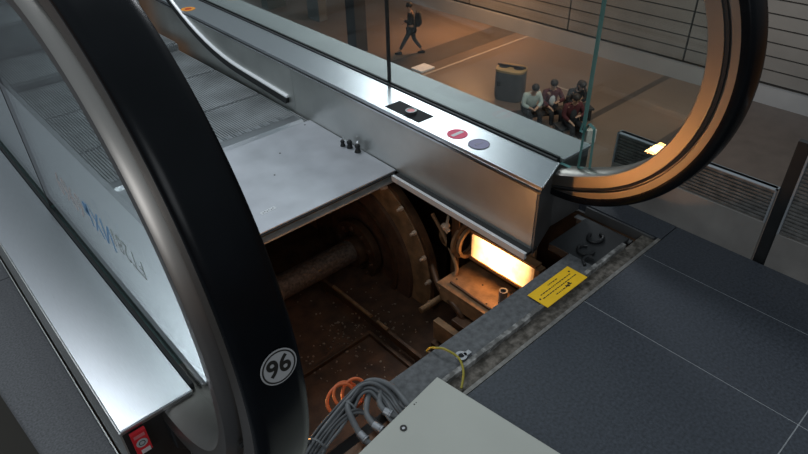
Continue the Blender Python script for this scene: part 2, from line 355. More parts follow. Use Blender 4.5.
t = thing('pipe_socket', 'short round steel socket standing by the pit rim under the glowing panel', 'socket', (1.165, .872, -.270))
bm = B(); ring(bm, (0, 0, .045), (0, 0, 1), .0135, .009, .09, 24); obj('socket_sleeve', bm, CONN, t, True)
bm = B(); ring(bm, (0, 0, .0), (0, 0, 1), .022, .0136, .006, 24); obj('socket_flange', bm, RUST, t, True)

# beams, brackets and debris
t = thing('guide_rail', 'thin dark guide rail running along the pit floor under the shaft', 'rail')
bm = B(); bx(bm, .955, .967, 1.02, 1.60, -.47, -.440); obj('rail_bar', bm, RUST, t); bm = B()
cyl(bm, (.961, 1.28, -.436), (.961, 1.50, -.436), .007, 12); cyl(bm, (.961, 1.19, -.436), (.961, 1.245, -.436), .007, 12); obj('rail_rod', bm, RUSTL, t, True)
for yy in (1.03, 1.55): bm = B(); bx(bm, .955, .967, yy, yy + .02, PF, -.47); obj('rail_foot', bm, RUST, t)
t = thing('drip_tray', 'dark brown rectangular drip tray on the pit floor', 'tray')
bm = B(); bx(bm, .45, .925, .70, 1.25, PF, PF + .012); obj('tray_base', bm, PITDARK, t)
bm = B(); bx(bm, .45, .925, 1.25, 1.262, PF, PF + .028); bx(bm, .925, .937, .70, 1.262, PF, PF + .028); obj('tray_rim', bm, RUST, t, bevel=.002)
t = thing('support_bracket', 'tan angled support bracket beside the large wheel', 'bracket')
bm = B(); bx(bm, 1.05, 1.075, .80, 1.06, -.44, -.36); obj('bracket_plate', bm, RUSTL, t, bevel=.002)
bm = B(); bx(bm, 1.075, 1.16, .90, .925, -.46, -.36); bx(bm, 1.075, 1.16, .80, 1.06, -.455, -.44); obj('bracket_rib', bm, RUST, t)
bm = B(); cyl(bm, (1.035, .93, -.40), (1.05, .93, -.40), .018, 6); obj('bracket_bolt', bm, RUST, t)
for yy in (.80, 1.03): bm = B(); bx(bm, 1.04, 1.17, yy, yy + .03, PF, -.455); obj('bracket_foot', bm, RUST, t)
bm = B(); bx(bm, 1.225, 1.30, 1.15, 1.175, -.34, -.03); bx(bm, 1.225, 1.232, 1.12, 1.175, -.34, -.05)
tag(obj('upright_angle', bm, RUST, bevel=.002), 'dark upright angle iron left of the glowing panel', 'bracket')
bm = B(); tube(bm, [(1.20, 1.22, -.30), (1.16, 1.14, -.33), (1.13, 1.06, -.32), (1.12, 1.0, -.34), (1.13, .94, -.44)], .012, 10)
tag(obj('hose', bm, RUST, smooth=True), 'thick brown hose curving beside the tan shelf', 'hose')
bm = B(); tube(bm, [(1.24, 1.26, -.12), (1.235, 1.18, -.2), (1.20, 1.10, -.26), (1.15, 1.12, -.3)], .007, 8)
tag(obj('hose', bm, RUSTL, smooth=True), 'thin brown hose between the guide roller and the glowing panel', 'hose')
bm = B()
for k in range(230):
    x = random.gauss(.87, .13); y = random.gauss(1.25, .14); s = random.uniform(.002, .006)
    if not (.26 < x < 1.14 and .75 < y < 1.9): continue
    zb = PF + (.012 if (.45 < x < .885 and .70 < y < 1.25) else 0)
    box(bm, (x, y, zb + s * .3), (s * random.uniform(.8, 2), s, s * .5), Matrix.Rotation(random.uniform(0, 3), 3, 'Z'))
tag(obj('metal_shavings', bm, mat('shiny_grit', (.34, .25, .18), .35, .3)), 'shiny grit and shavings scattered on the dark pit floor', 'debris', None, 'stuff')

def clutter(name, label, m, cat, boxes, cyls=()):
    bm = B()
    for q in boxes: bx(bm, *q)
    for a, b, r in cyls: cyl(bm, a, b, r, 16)
    return tag(obj(name, bm, m, None, bool(cyls), .0015), label, cat)
clutter('junction_box', 'small brown junction box beneath the front of the tan shelf', RUST, 'box', [(1.085, 1.150, .93, 1.01, -.40, -.345)])
clutter('cross_tube', 'brown cross tube between large wheel and tan shelf', RUSTL, 'pipe', [], [((1.06, 1.13, -.37), (1.28, 1.13, -.37), .011)])
clutter('spring_rod', 'thin threaded rod lying along the tan shelf edge', RUST, 'rod', [], [((1.145, .90, -.264), (1.150, 1.08, -.264), .005)])
clutter('angle_iron', 'tan angle iron running low under the rim beside the bracket', RUSTL, 'angle iron', [(.985, .992, .73, 1.02, -.47, -.43), (.985, 1.03, .73, 1.02, -.474, -.47)])
clutter('terminal_block', 'dark terminal block on the pit floor near the grey rim', RUST, 'block', [(.955, .980, .78, .86, -.50, -.45)])
# floodlight, down in the pit below the near-left newel
t = thing('pit_floodlight', 'orange floodlight on the pit floor hidden behind the near newel', 'lamp', (.41, 1.06, -.20))
bm = B(); box(bm, (0, 0, 0), (.11, .09, .03)); obj('lamp_body', bm, DARKM, t, bevel=.004)
bm = B(); box(bm, (0, 0, .0175), (.09, .07, .005)); obj('lamp_face', bm, emit('flood_face', (1.0, .43, .13), 130.0), t)
bm = B(); bx(bm, -.010, .010, -.010, .010, -.30, -.015); bx(bm, -.05, .05, -.05, .05, -.30, -.29); obj('lamp_stand', bm, DARKM, t)

# ------------------------------------------------------------------ balustrades (local frame: inner edge side, x grows away from camera)
DH = 0.205
def balustrade(name, label, xg, s, rz, ring_dx):
    root = thing(name, label, 'escalator balustrade', (xg, .80, 0), rz)
    def P(a, y, z): return (s * a, y - .80, z)
    def strip(pn, prof, m, y0, y1, r0, bevel=0, ys0=None, smooth=False, parent=None):
        bm = B(); ys = [y0, 1.4, 2.2, 2.6] + [2.7 + .1 * i for i in range(26)]; ys = [y for y in ys if y0 <= y <= y1]
        if ys[0] != y0: ys = [y0] + ys
        rings = []
        for i, y in enumerate(ys):
            rings.append([Vector(P(a, (y + (ys0(a) if (ys0 and i == 0) else 0)), z + rise(y, r0))) for a, z in prof])
        sweep(bm, rings); return obj(pn, bm, m, parent or root, smooth, bevel)
    endf = (lambda a: .052 - .38 * max(0, a)) if s < 0 else (lambda a: .01)
    YE = 5.0
    strip('inner_deck', [(.013, DH), (.153, DH), (.153, DH - .012), (.013, DH - .012)], STEEL, .806, YE, 3.35, 0.0008, endf)
    strip('deck_gap', [(.10, DH - .012), (.1515, DH - .012), (.1515, DH - .017), (.10, DH - .017)], GASKET, .812, YE, 3.35, 0, endf)
    strip('skirt_trim', [(.10, DH - .017), (.1555, DH - .017), (.1555, DH - .022), (.10, DH - .022)], CHROME, .808, YE, 3.35, 0, endf)
    strip('outer_deck', [(-.013, DH), (-.144, DH), (-.144, DH - .012), (-.013, DH - .012)], STEEL if s > 0 else STEELO, .806, YE, 3.35, 0.0008, endf)
    strip('outer_cladding', [(-.140, DH - .012), (-.146, DH - .012), (-.146, -.10), (-.140, -.10)], STEELD, .812, YE, 3.35, 0, endf)
    strip('glass_gasket', [(-.012, DH + .004), (-.0045, DH + .004), (-.0045, DH - .02), (.0045, DH - .02), (.0045, DH + .004), (.012, DH + .004), (.012, DH - .03), (-.012, DH - .03)], GASKET, .815, YE, 3.35, 0, endf)
    # skirt panels with a joint
    for y0, y1 in ((.812, 2.056), (2.058, YE)):
        bm = B(); ys = [y0, y1] if y1 < 2.5 else [y0] + [2.4 + .1 * i for i in range(27)]
        sweep(bm, [[Vector(P(a, y, z)) for a, z in ((.147, DH - .022 + rise(y, 3.35)), (.153, DH - .022 + rise(y, 3.35)), (.153, -.008 - (.04 if y > 2.3 else 0) + rise(y, 3.3)), (.147, -.008 - (.04 if y > 2.3 else 0) + rise(y, 3.3)))] for y in ys])
        obj('skirt_panel', bm, STEELD, root)
    # skirt brush: black bristles under a bright holder
    bm = B(); ys = [2.100 + .08 * i for i in range(32)]; ys = [y for y in ys if y < 4.4]
    def bz(y): return .050 + .03 * (y - 2.056) / .6 * (1 if y < 2.656 else 1) * .6 + rise(y, 2.5) * 1.0
    sweep(bm, [[Vector(P(a, y, bz(y) + z)) for a, z in ((.153, .007), (.160, .007), (.166, .002), (.166, -.003), (.153, -.003))] for y in ys])
    hb = obj('skirt_brush', bm, mat('bright_brush_holder', (.93, .94, .95), .35, .15), root, True)
    bm = B(); sweep(bm, [[Vector(P(a, y, bz(y) + z)) for a, z in ((.154, -.003), (.165, -.003), (.172, -.026), (.154, -.026))] for y in ys]); obj('bristles', bm, GASKET, hb)
    # lower ledge strip beside the opening
    bm = B(); bx(bm, *sorted((s * .130, s * .180)), .806 - .80, 1.398 - .80, -.018, -.008); obj('lower_ledge', bm, GASKET, root)
    bm = B(); bx(bm, *sorted((s * .176, s * .187)), .806 - .80, 1.398 - .80, -.026, -.006); obj('ledge_trim', bm, mat('ledge_trim_metal', (.80, .81, .82), .35, .4), root)
    # end face of the box
    bm = B()
    def e(a): return .806 + endf(a) + .004
    pts = [(-.140, e(-.14)), (.150, e(.15))]
    for (a0, y0), (a1, y1) in (((-.143, e(-.143)), (0, e(0))), ((0, e(0)), (.151, e(.151)))):
        zb_ = -.028 if s < 0 else -.10
        q = [Vector(P(a0, y0, zb_)), Vector(P(a1, y1, zb_)), Vector(P(a1, y1, DH - .012)), Vector(P(a0, y0, DH - .012))]
        d = Vector((0, .006, 0)); vs = [bm.verts.new(p) for p in q] + [bm.verts.new(p + d) for p in q]
        for f in ((0, 1, 2, 3), (4, 5, 6, 7), (0, 1, 5, 4), (1, 2, 6, 5), (2, 3, 7, 6), (3, 0, 4, 7)): bm.faces.new([vs[i] for i in f])
    obj('end_panel', bm, DARKM if s > 0 else DARKPANEL, root)
    bm = B()
    for a0, a1 in ((.013, .153), (-.144, -.013)):
        q0 = Vector(P(a0, .806 + endf(a0) - .0015, DH - .002)); q1 = Vector(P(a1, .806 + endf(a1) - .0015, DH - .002)); cyl(bm, q0, q1, .0022, 8)
    obj('end_bead', bm, CHROME, root, True)
    # handrail inlet
    rc = ring_dx
    bm = B()
    def inlet(w, zt, y, r=.02):
        return [Vector((rc + w * cx, y - .80, .135 + zt * cz)) for cx, cz in ((-1, -.6), (-.6, -1), (.6, -1), (1, -.6), (1, .6), (.6, 1), (-.6, 1), (-1, .6))]
    sweep(bm, [inlet(.044, .050, .80), inlet(.046, .052, .803), inlet(.046, .052, .86)] if s > 0 else [inlet(.036, .040, .853), inlet(.038, .044, .858), inlet(.038, .044, .90)]); obj('handrail_inlet', bm, DARKM if s > 0 else DARKPANEL, root, True, 0, None, 30)
    # glass panes (the near one is notched at its lower front corner)
    th = .0060 if s < 0 else .0040; gx = .008 if s < 0 else 0
    def pane(pts, nm='glass_pane'):
        bm = B(); n = len(pts)
        a = [bm.verts.new((gx - th, y - .80, z)) for y, z in pts]; b = [bm.verts.new((gx + th, y - .80, z)) for y, z in pts]
        bm.faces.new(a); bm.faces.new(list(reversed(b)))
        for i in range(n):
            j = (i + 1) % n; f = bm.faces.new((a[i], b[i], b[j], a[j])); f.material_index = 1
        return obj(nm, bm, [GLASS, GEDGE], root)
    yc, zc = (.862, .543) if s > 0 else (.858, .556)
    top = zc + .357
    pane([(.765, DH - .012), (.772, .332), (.790, .342), (.800, .312), (.813, .312), (.807, .345), (.807, top), (1.632, top), (1.632, DH - .015)] if s < 0 else [(1.632, DH - .015), (.866, DH - .015)] + [(yc + .357 * math.cos(a), max(DH - .015, zc + .357 * math.sin(a))) for a in [PI * 1.497 - PI * .995 * k / 40 for k in range(41)]] + [(1.632, zc + .357)])
    pts = [(1.636, DH - .015), (1.636, top)] + [(y, top + rise(y, 2.9)) for y in (2.9, 3.2, 3.5, 4.6)] + [(y, DH - .012 + rise(y, 3.35)) for y in (4.6, 4.1, 3.7, 3.36)]
    pane(pts)
    # newel glass: fills the D inside the end ring
    ye = .802 if s < 0 else .868
    pr = [(ye, zc + .355), (yc, zc + .355)] if s > 0 else []
    ri = .357
    a0 = math.acos(max(-1, min(1, (ye - yc) / ri)))
    pr = []
    for k in range(25):
        a = PI / 2 + PI * k / 24 if s > 0 else a0 + (2 * PI - 2 * a0) * k / 24
        pr.append((yc + ri * math.cos(a), zc + ri * math.sin(a)))
    if s > 0: pr = [(.866, zc + .357)] + pr[1:-1] + [(.866, zc - .357)]
    pr = [(y, max(z, .17)) for y, z in pr]
    if s < 0: pane(pr, 'newel_glass')
    bm = B(); bx(bm, gx - th - .0006, gx + th + .0006, .8312, .8368, DH + .004, top); obj('pane_seam', bm, GASKET, root)
    # handrail guide frame around the newel
    def path(r):
        out = [(y, zc + r + rise(y, 2.9)) for y in (4.6, 4.2, 3.8, 3.5, 3.3, 3.1, 2.9, 2.0, 1.2)]
        for k in range(49):
            a = PI / 2 + PI * k / 48; dip = -.022 * max(0, (k / 48 - .88) / .12) ** 1.5 if s < 0 else 0
            out.append((yc + r * math.cos(a), zc + r * math.sin(a) + dip))
        out.append((.90, zc - r - (.03 if s < 0 else 0))); return out
    def loop(nm, prof, m, parent):
        bm = B(); P_ = [path(r) for _, r in prof]; n = len(P_[0])
        sweep(bm, [[Vector((rc + prof[j][0], P_[j][i][0] - .80, P_[j][i][1])) for j in range(len(prof))] for i in range(n)])
        return obj(nm, bm, m, parent, True, 0, None, 35)
    fw = .0465 if s > 0 else .036
    fr = loop('handrail_frame', [(max(-fw, min(fw, q[0])), min(q[1], .4275 if s > 0 else .418)) for q in [(-0.03, 0.35), (-0.042, 0.354), (-0.0465, 0.364), (-0.0465, 0.38), (-0.04, 0.386), (-0.026, 0.388), (-0.026, 0.398), (-0.034, 0.401), (-0.0335, 0.4275), (0.0335, 0.4275), (0.034, 0.401), (0.026, 0.398), (0.026, 0.388), (0.04, 0.386), (0.0465, 0.38), (0.0465, 0.364), (0.042, 0.354), (0.03, 0.35)]], STEELF, root)
    if s < 0: loop('groove_insert', [(-.0335, .387), (-.0335, .395), (.0335, .395), (.0335, .387)], GASKET, fr)
    bm = B()
    for a in (3.45, 3.95, 4.35):
        y, z = yc + .392 * math.cos(a), zc + .392 * math.sin(a); cyl(bm, (rc - .034, y - .80, z), (rc - .021, y - .80, z), .0035, 10)
        obj('frame_screw', bm, GASKET, fr); bm = B()
    bm.free()
    return root, P
def handrail(label, x0, yoff, rz, dx, zc=.543):
    yc = .862 if zc < .55 else .858
    lp = .4285 if zc < .55 else .4185
    prof = [(-.031, .429), (-.035, .426), (-.0355, .434), (-.033, .440), (-.022, .4435), (0, .4445), (.022, .4435), (.033, .440), (.0355, .434), (.035, .426), (.031, .429)]
    prof = [(a, max(lp, b + (lp - .4285)) if b < .432 else b) for a, b in prof]
    def path(r):
        out = [(y, zc + r + rise(y, 2.9)) for y in (4.6, 4.2, 3.8, 3.5, 3.3, 3.1, 2.9, 2.0, 1.2)]
        for k in range(65):
            a = PI / 2 + PI * k / 64; out.append((yc + r * math.cos(a), zc + r * math.sin(a)))
        out.append((.93, zc - r)); return out
    bm = B(); P_ = [path(r) for _, r in prof]
    sweep(bm, [[Vector((dx + prof[j][0], P_[j][i][0] - .80, P_[j][i][1])) for j in range(len(prof))] for i in range(len(P_[0]))])
    o = obj('handrail', bm, RUBBER, None, True, 0, None, 50); o.location = (x0, .80, 0); o.rotation_euler = (0, 0, rz)
    return tag(o, label, 'handrail')

XL, XR = .212, 1.352
LB, LP = balustrade('escalator_balustrade', 'near left glass balustrade with broad steel deck and marker writing on its pane', XL, 1, 0, -.026)
RB, RP = balustrade('escalator_balustrade', 'far right glass balustrade with stop button deck beside the open pit', XR, -1, -.030, -.010)
HL = handrail('black rubber handrail looping close to the camera with the 96 badge', XL, .80, 0, -.026)
HR = handrail('black rubber handrail of the far right balustrade curving over the steel floor', XR, .80, -.030, -.010, .556)

# badge on the near handrail
yc, zc = .862, .543
th = math.radians(173.5)
ctr = Vector((-.026 + .005, yc + .4455 * math.cos(th) - .80, zc + .4455 * math.sin(th)))
nrm = Vector((0, math.cos(th), math.sin(th))); tu = Vector((0, -math.sin(th), math.cos(th))) * -1
if tu.z < 0: tu = -tu
FM = frame_of(ctr, (1, 0, 0), tu)
bm = B(); cyl(bm, (0, 0, 0), (0, 0, .0004), .0215, 48); bm.transform(FM); sk = obj('badge_sticker', bm, GREYP, HL)
bm = B(); ring(bm, (0, 0, .0006), (0, 0, 1), .0198, .0182, .0004, 48); bm.transform(FM); obj('badge_ring', bm, BLACKINK, sk)
text_mesh('badge_number', '96', .030, FM @ Matrix.Translation((0, 0, .0006)), BLACKINK, sk, .0002, .0007, .95)

# deck controls on the right inner deck
def RPt(x, y, z): return (x - XR, y - .80, z)      # written in straight coordinates, turned with the root
def disc(nm, x, y, r, m):
    bm = B(); cyl(bm, RPt(x, y, DH), RPt(x, y, DH + .0012), r, 40); return obj(nm, bm, m, RB)
xa, ya = 1.264 - .011, 1.174
d = disc('no_entry_disc', xa, ya, .032, PINK)
bm = B(); box(bm, RPt(xa, ya, DH + .0016), (.046, .013, .0008)); obj('white_bar', bm, PRINTW, d)
xb, yb = 1.262 - .009, 1.082
d = disc('direction_disc', xb, yb, .031, LILAC)
bm = B(); ring(bm, RPt(xb, yb, DH + .0014), (0, 0, 1), .0325, .0305, .0008, 40); obj('disc_rim', bm, mat('disc_rim', (.12, .12, .16), .4), d)
bm = B(); box(bm, RPt(xb, yb, DH + .0016), (.030, .004, .0006)); box(bm, RPt(xb - .004, yb + .006, DH + .0016), (.016, .003, .0006)); obj('disc_mark', bm, mat('disc_mark', (.30, .28, .38), .4), d)
xk, yk = 1.268 - .017, 1.400
bm = B(); box(bm, RPt(xk, yk, DH + .0006), (.066, .170, .0012)); kp = obj('key_switch_plate', bm, mat('switch_recess_black', (.02, .02, .022), .6, spec=.1), RB)
bm = B(); ring(bm, RPt(xk - .004, yk - .015, DH + .006), (0, 0, 1), .019, .0135, .010, 28); obj('stop_collar', bm, DARKPANEL, kp, True)
bm = B(); cyl(bm, RPt(xk - .004, yk - .015, DH + .002), RPt(xk - .004, yk - .015, DH + .010), .0125, 24); obj('stop_button', bm, RED, kp, True)
bm = B(); cyl(bm, RPt(1.228, 3.05, DH), RPt(1.228, 3.05, DH + .001), .035, 32); s_ = obj('warning_sticker', bm, ORANGE, RB)
bm = B(); ring(bm, RPt(1.228, 3.05, DH + .0014), (0, 0, 1), .016, .011, .0008, 24); box(bm, RPt(1.228, 3.05, DH + .0014), (.028, .005, .0008)); obj('sticker_mark', bm, RED, s_)

# sticker and cowl on the near deck end
t_ = LB
def LPt(x, y, z): return (x - XL, y - .80, z)
ye = .806
bm = B(); bx(bm, .078 - XL, .104 - XL, ye - .80 - .0005, ye - .80 + .0065, .138, .192); s_ = obj('red_sticker', bm, RED, LB)
FE = frame_of((.091 - XL, ye - .80 - .0008, .164), (1, 0, 0), (0, 0, 1))
bm = B(); cyl(bm, (0, 0, 0), (0, 0, .0004), .0098, 30); bm.transform(FE); obj('sticker_disc', bm, GREYP, s_)
bm = B(); ring(bm, (0, 0, .0005), (0, 0, 1), .0058, .0044, .0003, 24); bm.transform(FE); obj('disc_symbol', bm, BLACKINK, s_)
bm = B(); box(bm, (0, .0185, .0002), (.019, .0075, .0004)); bm.transform(FE); obj('sticker_text_block', bm, mat('pale_red_print', (.62, .16, .17), .5), s_)
bm = B(); box(bm, (.002, -.0215, .0002), (.016, .010, .0004)); bm.transform(FE); obj('sticker_text_block', bm, mat('pale_print', (.65, .55, .55), .5), s_)
bm = B()                                            # curved steel cowl around the handrail inlet
rings = []
for k in range(13):
    a = PI * (.02 + .5 * k / 12)
    rings.append([Vector((.165 - XL + .0, .80 - .80 - .005, .0)), ] * 0 or [Vector((.150 - XL + i * .012, (.800 - .045 * math.sin(a)) - .80, .205 - .010 - .085 * (1 - math.cos(a)) - .0 * i)) for i in (0, 8)] + [Vector((.150 - XL + i * .012, (.797 - .048 * math.sin(a)) - .80 + .006, .201 - .010 - .085 * (1 - math.cos(a)))) for i in (8, 0)])
sweep(bm, rings); obj('inlet_cowl', bm, STEELD, LB, True)

# writing on the near glass (felt-pen characters, upside down as seen from outside)
INKP = mat('pale_pink_marker', (.62, .56, .56), .7); INKB = mat('blue_marker', (.22, .42, .70), .7); INKG = mat('pale_grey_marker', (.46, .50, .50), .7)
def script(s, y, z, size, m):
    # seen from the -x side, read with the head turned over: right = +y, up = -z
    M = frame_of((-.0046, y - .80, z), (0, 1, 0), (0, .0, -1))
    text_mesh('marker_writing', s, size, M, m, LB, .0001, 0)
script('6969', 1.30, .400, .085, INKP)
script('ИХЬ', 1.13, .412, .080, INKB)
script('FT281', .975, .425, .060, INKG)

# ------------------------------------------------------------------ steps, comb, access plate
SX0, SX1 = .380, 1.236
def make_step(label):
    t = thing('escalator_step', label, 'escalator step', (0, 0, 0), 0, None)
    bm = B(); w0, w1 = SX0, SX1; pitch = .0105; n = int((w1 - w0) / pitch)
    bx(bm, w0, w1, 0.012, .384, -.03, -.010)
    for k in range(n):
        x = w0 + (k + .5) * pitch; bx(bm, x - .0024, x + .0024, .002 if k % 2 else .009, .387 if k % 2 else .394, -.0102, 0)
    obj('tread', bm, TREAD, t)
    bm = B(); nn = 57
    pts = []
    bx(bm, w0, w1, .004, .012, -.24, -.012)
    for k in range(n):
        x = w0 + (k + .5) * pitch; bx(bm, x - .0026, x + .0026, -.001, .005, -.24, -.012)
    obj('riser', bm, TREAD, t)
    return t
st = make_step('level grooved step just past the comb')
prev = st; info = [(2.335, 'second level grooved step counted from the comb'), (2.735, 'third grooved step from the comb, barely raised'), (3.135, 'fourth grooved step from the comb, clearly raised'), (3.535, 'fifth grooved step rising under the skirt brush'), (3.935, 'sixth grooved step climbing at the frame edge'), (4.335, 'topmost grooved step glimpsed behind the near glass')]
st.location = (0, 1.935, -.004); st['group'] = 'escalator steps'
kids = list(st.children)
for y, lab in info:
    r = st.copy(); C.objects.link(r); r.location = (0, y, -.004 + rise(y + .2, 3.0)); r['label'] = lab; r['group'] = 'escalator steps'
    for ch in kids: c = ch.copy(); C.objects.link(c); c.parent = r
# comb
t = thing('comb_plate', 'brushed aluminium comb strip where the steps disappear', 'comb plate')
bm = B(); 
prism(bm, [(1.955, -.002), (1.975, .006), (2.020, .002), (2.035, -.0015), (2.035, -.006), (1.955, -.006)], .368, 1.205, lambda u, v, n: (n, u, v)); obj('comb_strip', bm, STEEL, t, bevel=.001)
bm = B()
for k in range(57):
    x = SX0 + (k + 1.0) * .0140
    if x < SX1: bx(bm, x - .0026, x + .0026, 2.03, 2.065, -.009, -.0022)
obj('comb_teeth', bm, STEEL, t)
# access plate
t = thing('floor_access_plate', 'large worn steel access plate between comb and open pit', 'floor plate')
bm = B(); vs = [(.365, 1.415), (1.214, 1.415), (1.231, 1.953), (.365, 1.953)]
a = [bm.verts.new((x, y, -.006)) for x, y in vs]; b = [bm.verts.new((x, y, 0)) for x, y in vs]
bm.faces.new(a); bm.faces.new(b)
for i in range(4): bm.faces.new((a[i], a[(i + 1) % 4], b[(i + 1) % 4], b[i]))
obj('plate', bm, STEELP, t, bevel=.0008)
bm = B(); bx(bm, .365, 1.205, 1.424, 1.436, -.034, -.006); obj('front_lip', bm, mat('lip_steel', (.34, .33, .32), .5, .4, .2, 30), t)
bm = B(); bx(bm, .365, 1.205, 1.409, 1.4245, -.012, -.0062); obj('lip_gasket', bm, GASKET, t)
bm = B(); bx(bm, .365, 1.205, 1.404, 1.424, -.036, -.030); obj('lip_foot', bm, mat('lip_foot_steel', (.40, .39, .38), .45, .4, .2, 30), t)
bm = B(); box(bm, (0, 0, 0), (.054, .016, .0004)); 
bm.transform(Matrix.Translation((.755, 1.505, .0003)) @ Matrix.Rotation(.03, 4, 'Z')); lb = obj('type_plate', bm, mat('type_plate_metal', (.75, .76, .78), .4, .3), t)
bm = B()
for k in range(6): box(bm, (.736 + k * .0075, 1.505 + (.0015 if k % 2 else -.0015), .0006), (.0035, .004, .0003))
obj('stamped_marks', bm, BLACKINK, lb)
bm = B()
for x, y in ((1.19, 1.93), (.99, 1.80), (.89, 1.68)): cyl(bm, (x, y, .0002), (x, y, .0006), .0035, 10)
obj('plate_screw', bm, GASKET, t)
bm = B()
for x in (.38,): bx(bm, x, 1.20, 1.46, 1.50, -.075, -.036)
tag(obj('cross_beam', bm, RUST), 'dark cross beam under the front edge of the steel plate', 'beam')

# three small knobs lying on the plate by the skirt
def knob(x, y, rz, label, col, s=1.0):
    t = thing('screw_knob', label, 'knob', (x, y, .0005), rz, 'loose knobs on the steel plate')
    bm = B(); cyl(bm, (0, 0, 0), (0, 0, .012 * s), .010 * s, 14, .006 * s); bmesh.ops.create_uvsphere(bm, u_segments=14, v_segments=8, radius=.0085 * s, matrix=Matrix.Translation((0, 0, .018 * s))); obj('knob_body', bm, col, t, True)
    bm = B(); cyl(bm, (0, 0, .018 * s), (.016 * s, .004, .026 * s), .0035 * s, 8); obj('knob_stud', bm, CHROME, t, True)
knob(1.190, 1.684, .3, 'leftmost small black knob on the steel plate', DARKM, 1.0)
knob(1.200, 1.655, 1.9, 'middle small black knob on the steel plate', DARKM, 1.2)
knob(1.200, 1.608, .6, 'rightmost black knob with a shiny stud, against the skirt', DARKM, 1.25)

# ------------------------------------------------------------------ cover plate, cables
t = thing('cover_plate', 'off-white painted metal cover lying over the pit corner', 'cover', (.657, .649, .012), math.radians(7.4))
bm = B(); bx(bm, -.52, 0, -.45, 0, 0, .006); obj('cover_sheet', bm, WHITE, t, bevel=.0015)
bm = B(); bx(bm, -.52, -.002, -.012, -.002, -.011, 0); bx(bm, -.012, -.002, -.45, -.012, -.011, 0); obj('folded_edge', bm, WHITE, t)
bm = B(); ring(bm, (-.150, -.030, .0068), (0, 0, 1), .0075, .0035, .0016, 20); sc_ = obj('cover_screw', bm, BLACKINK, t, True)
bm = B(); cyl(bm, (-.150, -.030, .0062), (-.150, -.030, .0070), .0034, 10); obj('screw_centre', bm, CONN, sc_)
bm = B(); cyl(bm, (-.090, -.009, .006), (-.090, -.009, .0064), .0018, 8); cyl(bm, (-.084, -.009, .006), (-.084, -.009, .0064), .0012, 8); obj('paint_chip', bm, BLACKINK, t)

def cable(name, pts, r, m, label, grp=None, cat='cable', bands=()):
    if bands:
        t = thing(name, label, cat, (0, 0, 0), 0, grp)
        bm = B(); tube(bm, pts, r, 12); obj('sheath', bm, m, t, True)
        for a, b, rr in bands:
            bm = B(); cyl(bm, a, b, rr, 16); obj('connector', bm, CONN, t, True)
        return t
    bm = B(); tube(bm, pts, r, 12); return tag(obj(name, bm, m, None, True), label, cat, grp)


bm = B(); bx(bm, .30, .552, .60, .70, -.10, -.045); 
tag(obj('cable_tray', bm, DARKM, bevel=.003), 'dark metal tray under the grey cable bundle', 'tray')
G = 'grey cables of the bundle by the cover plate'
labs = 'grey cable in the thick bundle lying between near handrail and off-white cover'
random.seed(3)
for k in range(18):
    a = 2.4 * k; rr_ = .0042 * math.sqrt(k); ox = rr_ * math.cos(a); oz = rr_ * math.sin(a) * .8; r = random.uniform(.0030, .0042)
    j = lambda: random.uniform(-.0025, .0025)
    oy = ox * 1.35
    pts = [(.30 + j(), .676 + oy, -.012 + oz), (.375 + j(), .708 + oy, -.008 + oz + j()), (.43 + j(), .722 + oy * .9 + j(), -.002 + oz), (.475 + j(), .733 + oy * .8 + j(), .006 + oz + j()), (.512 + ox * .6, .738 + ox * .6, .014 + oz), (.533 + ox * .5 + oz * .6, .726 + ox * .3, .014 + oz * .7), (.542 + ox * .8 + oz, .695, .000 + oz * .5), (.535 + ox + oz, .655, -.008 + oz * .3), (.535 + ox + oz, .60, -.020)]
    if k % 3 == 0: pts = pts[:5] + [(.538 + ox, .735, .002), (.552 + ox, .705, -.03), (.54, .67, -.07)]
    if k % 5 == 4: pts = pts[:3] + [(.470, .712 + oy * .5, .004 + oz), (.492, .690, -.01), (.51, .64, -.04)]
    cable('cable', pts, r, CABLEG if k % 2 else CABLED, labs, G)
for k, (pa, m_, lab) in enumerate((
    ([(.485, .740, .010), (.462, .720, .014), (.452, .690, .006), (.448, .662, -.004), (.450, .635, -.010), (.462, .60, -.014)], CABLEG, 'thick grey conduit with silver connector, left of the three entering the cover'),
    ([(.535, .735, .004), (.505, .710, .004), (.488, .690, -.002), (.484, .660, -.006), (.492, .63, -.010), (.50, .60, -.014)], CABLEG, 'thick grey conduit with silver connector, middle of the three entering the cover'),
    ([(.560, .735, .004), (.545, .712, .004), (.528, .695, -.002), (.524, .672, -.006), (.532, .650, -.010), (.545, .615, -.014)], CABLEG, 'thick grey conduit with silver connector, right of the three entering the cover'))):
    e0 = Vector(pa[3]); e1 = Vector(pa[4]); d = (e1 - e0)
    cable('conduit', pa, .0068, m_, lab, None, 'cable', ((e0 - d * .1, e0 + d * .45, .0088), (e0 + d * .50, e0 + d * .62, .0100)))
cable('conduit', [(.510, .745, .014), (.540, .742, .018), (.562, .722, .014), (.570, .690, .010), (.566, .655, .008), (.565, .61, -.004)], .0065, CABLEG, 'outermost thick grey conduit arching onto the pit rim')
for k, (cx_, cy_, rx_, ry_, tz) in enumerate(((.475, .762, .034, .022, .3), (.490, .760, .030, .026, -.2), (.506, .756, .028, .022, .6))):
    pts = [(cx_ + rx_ * math.cos(a) , cy_ + ry_ * math.sin(a), -.005 + .018 * math.sin(a * 1.0 + tz)) for a in [PI * 1.9 * q / 10 - .3 for q in range(11)]]
    cable('cable', pts, .0036, CABLEO, ('leftmost loop of orange cable beside the grey bundle', 'middle loop of orange cable beside the grey bundle', 'right loop of orange cable tucked behind the grey bundle')[k], 'orange cable loops')
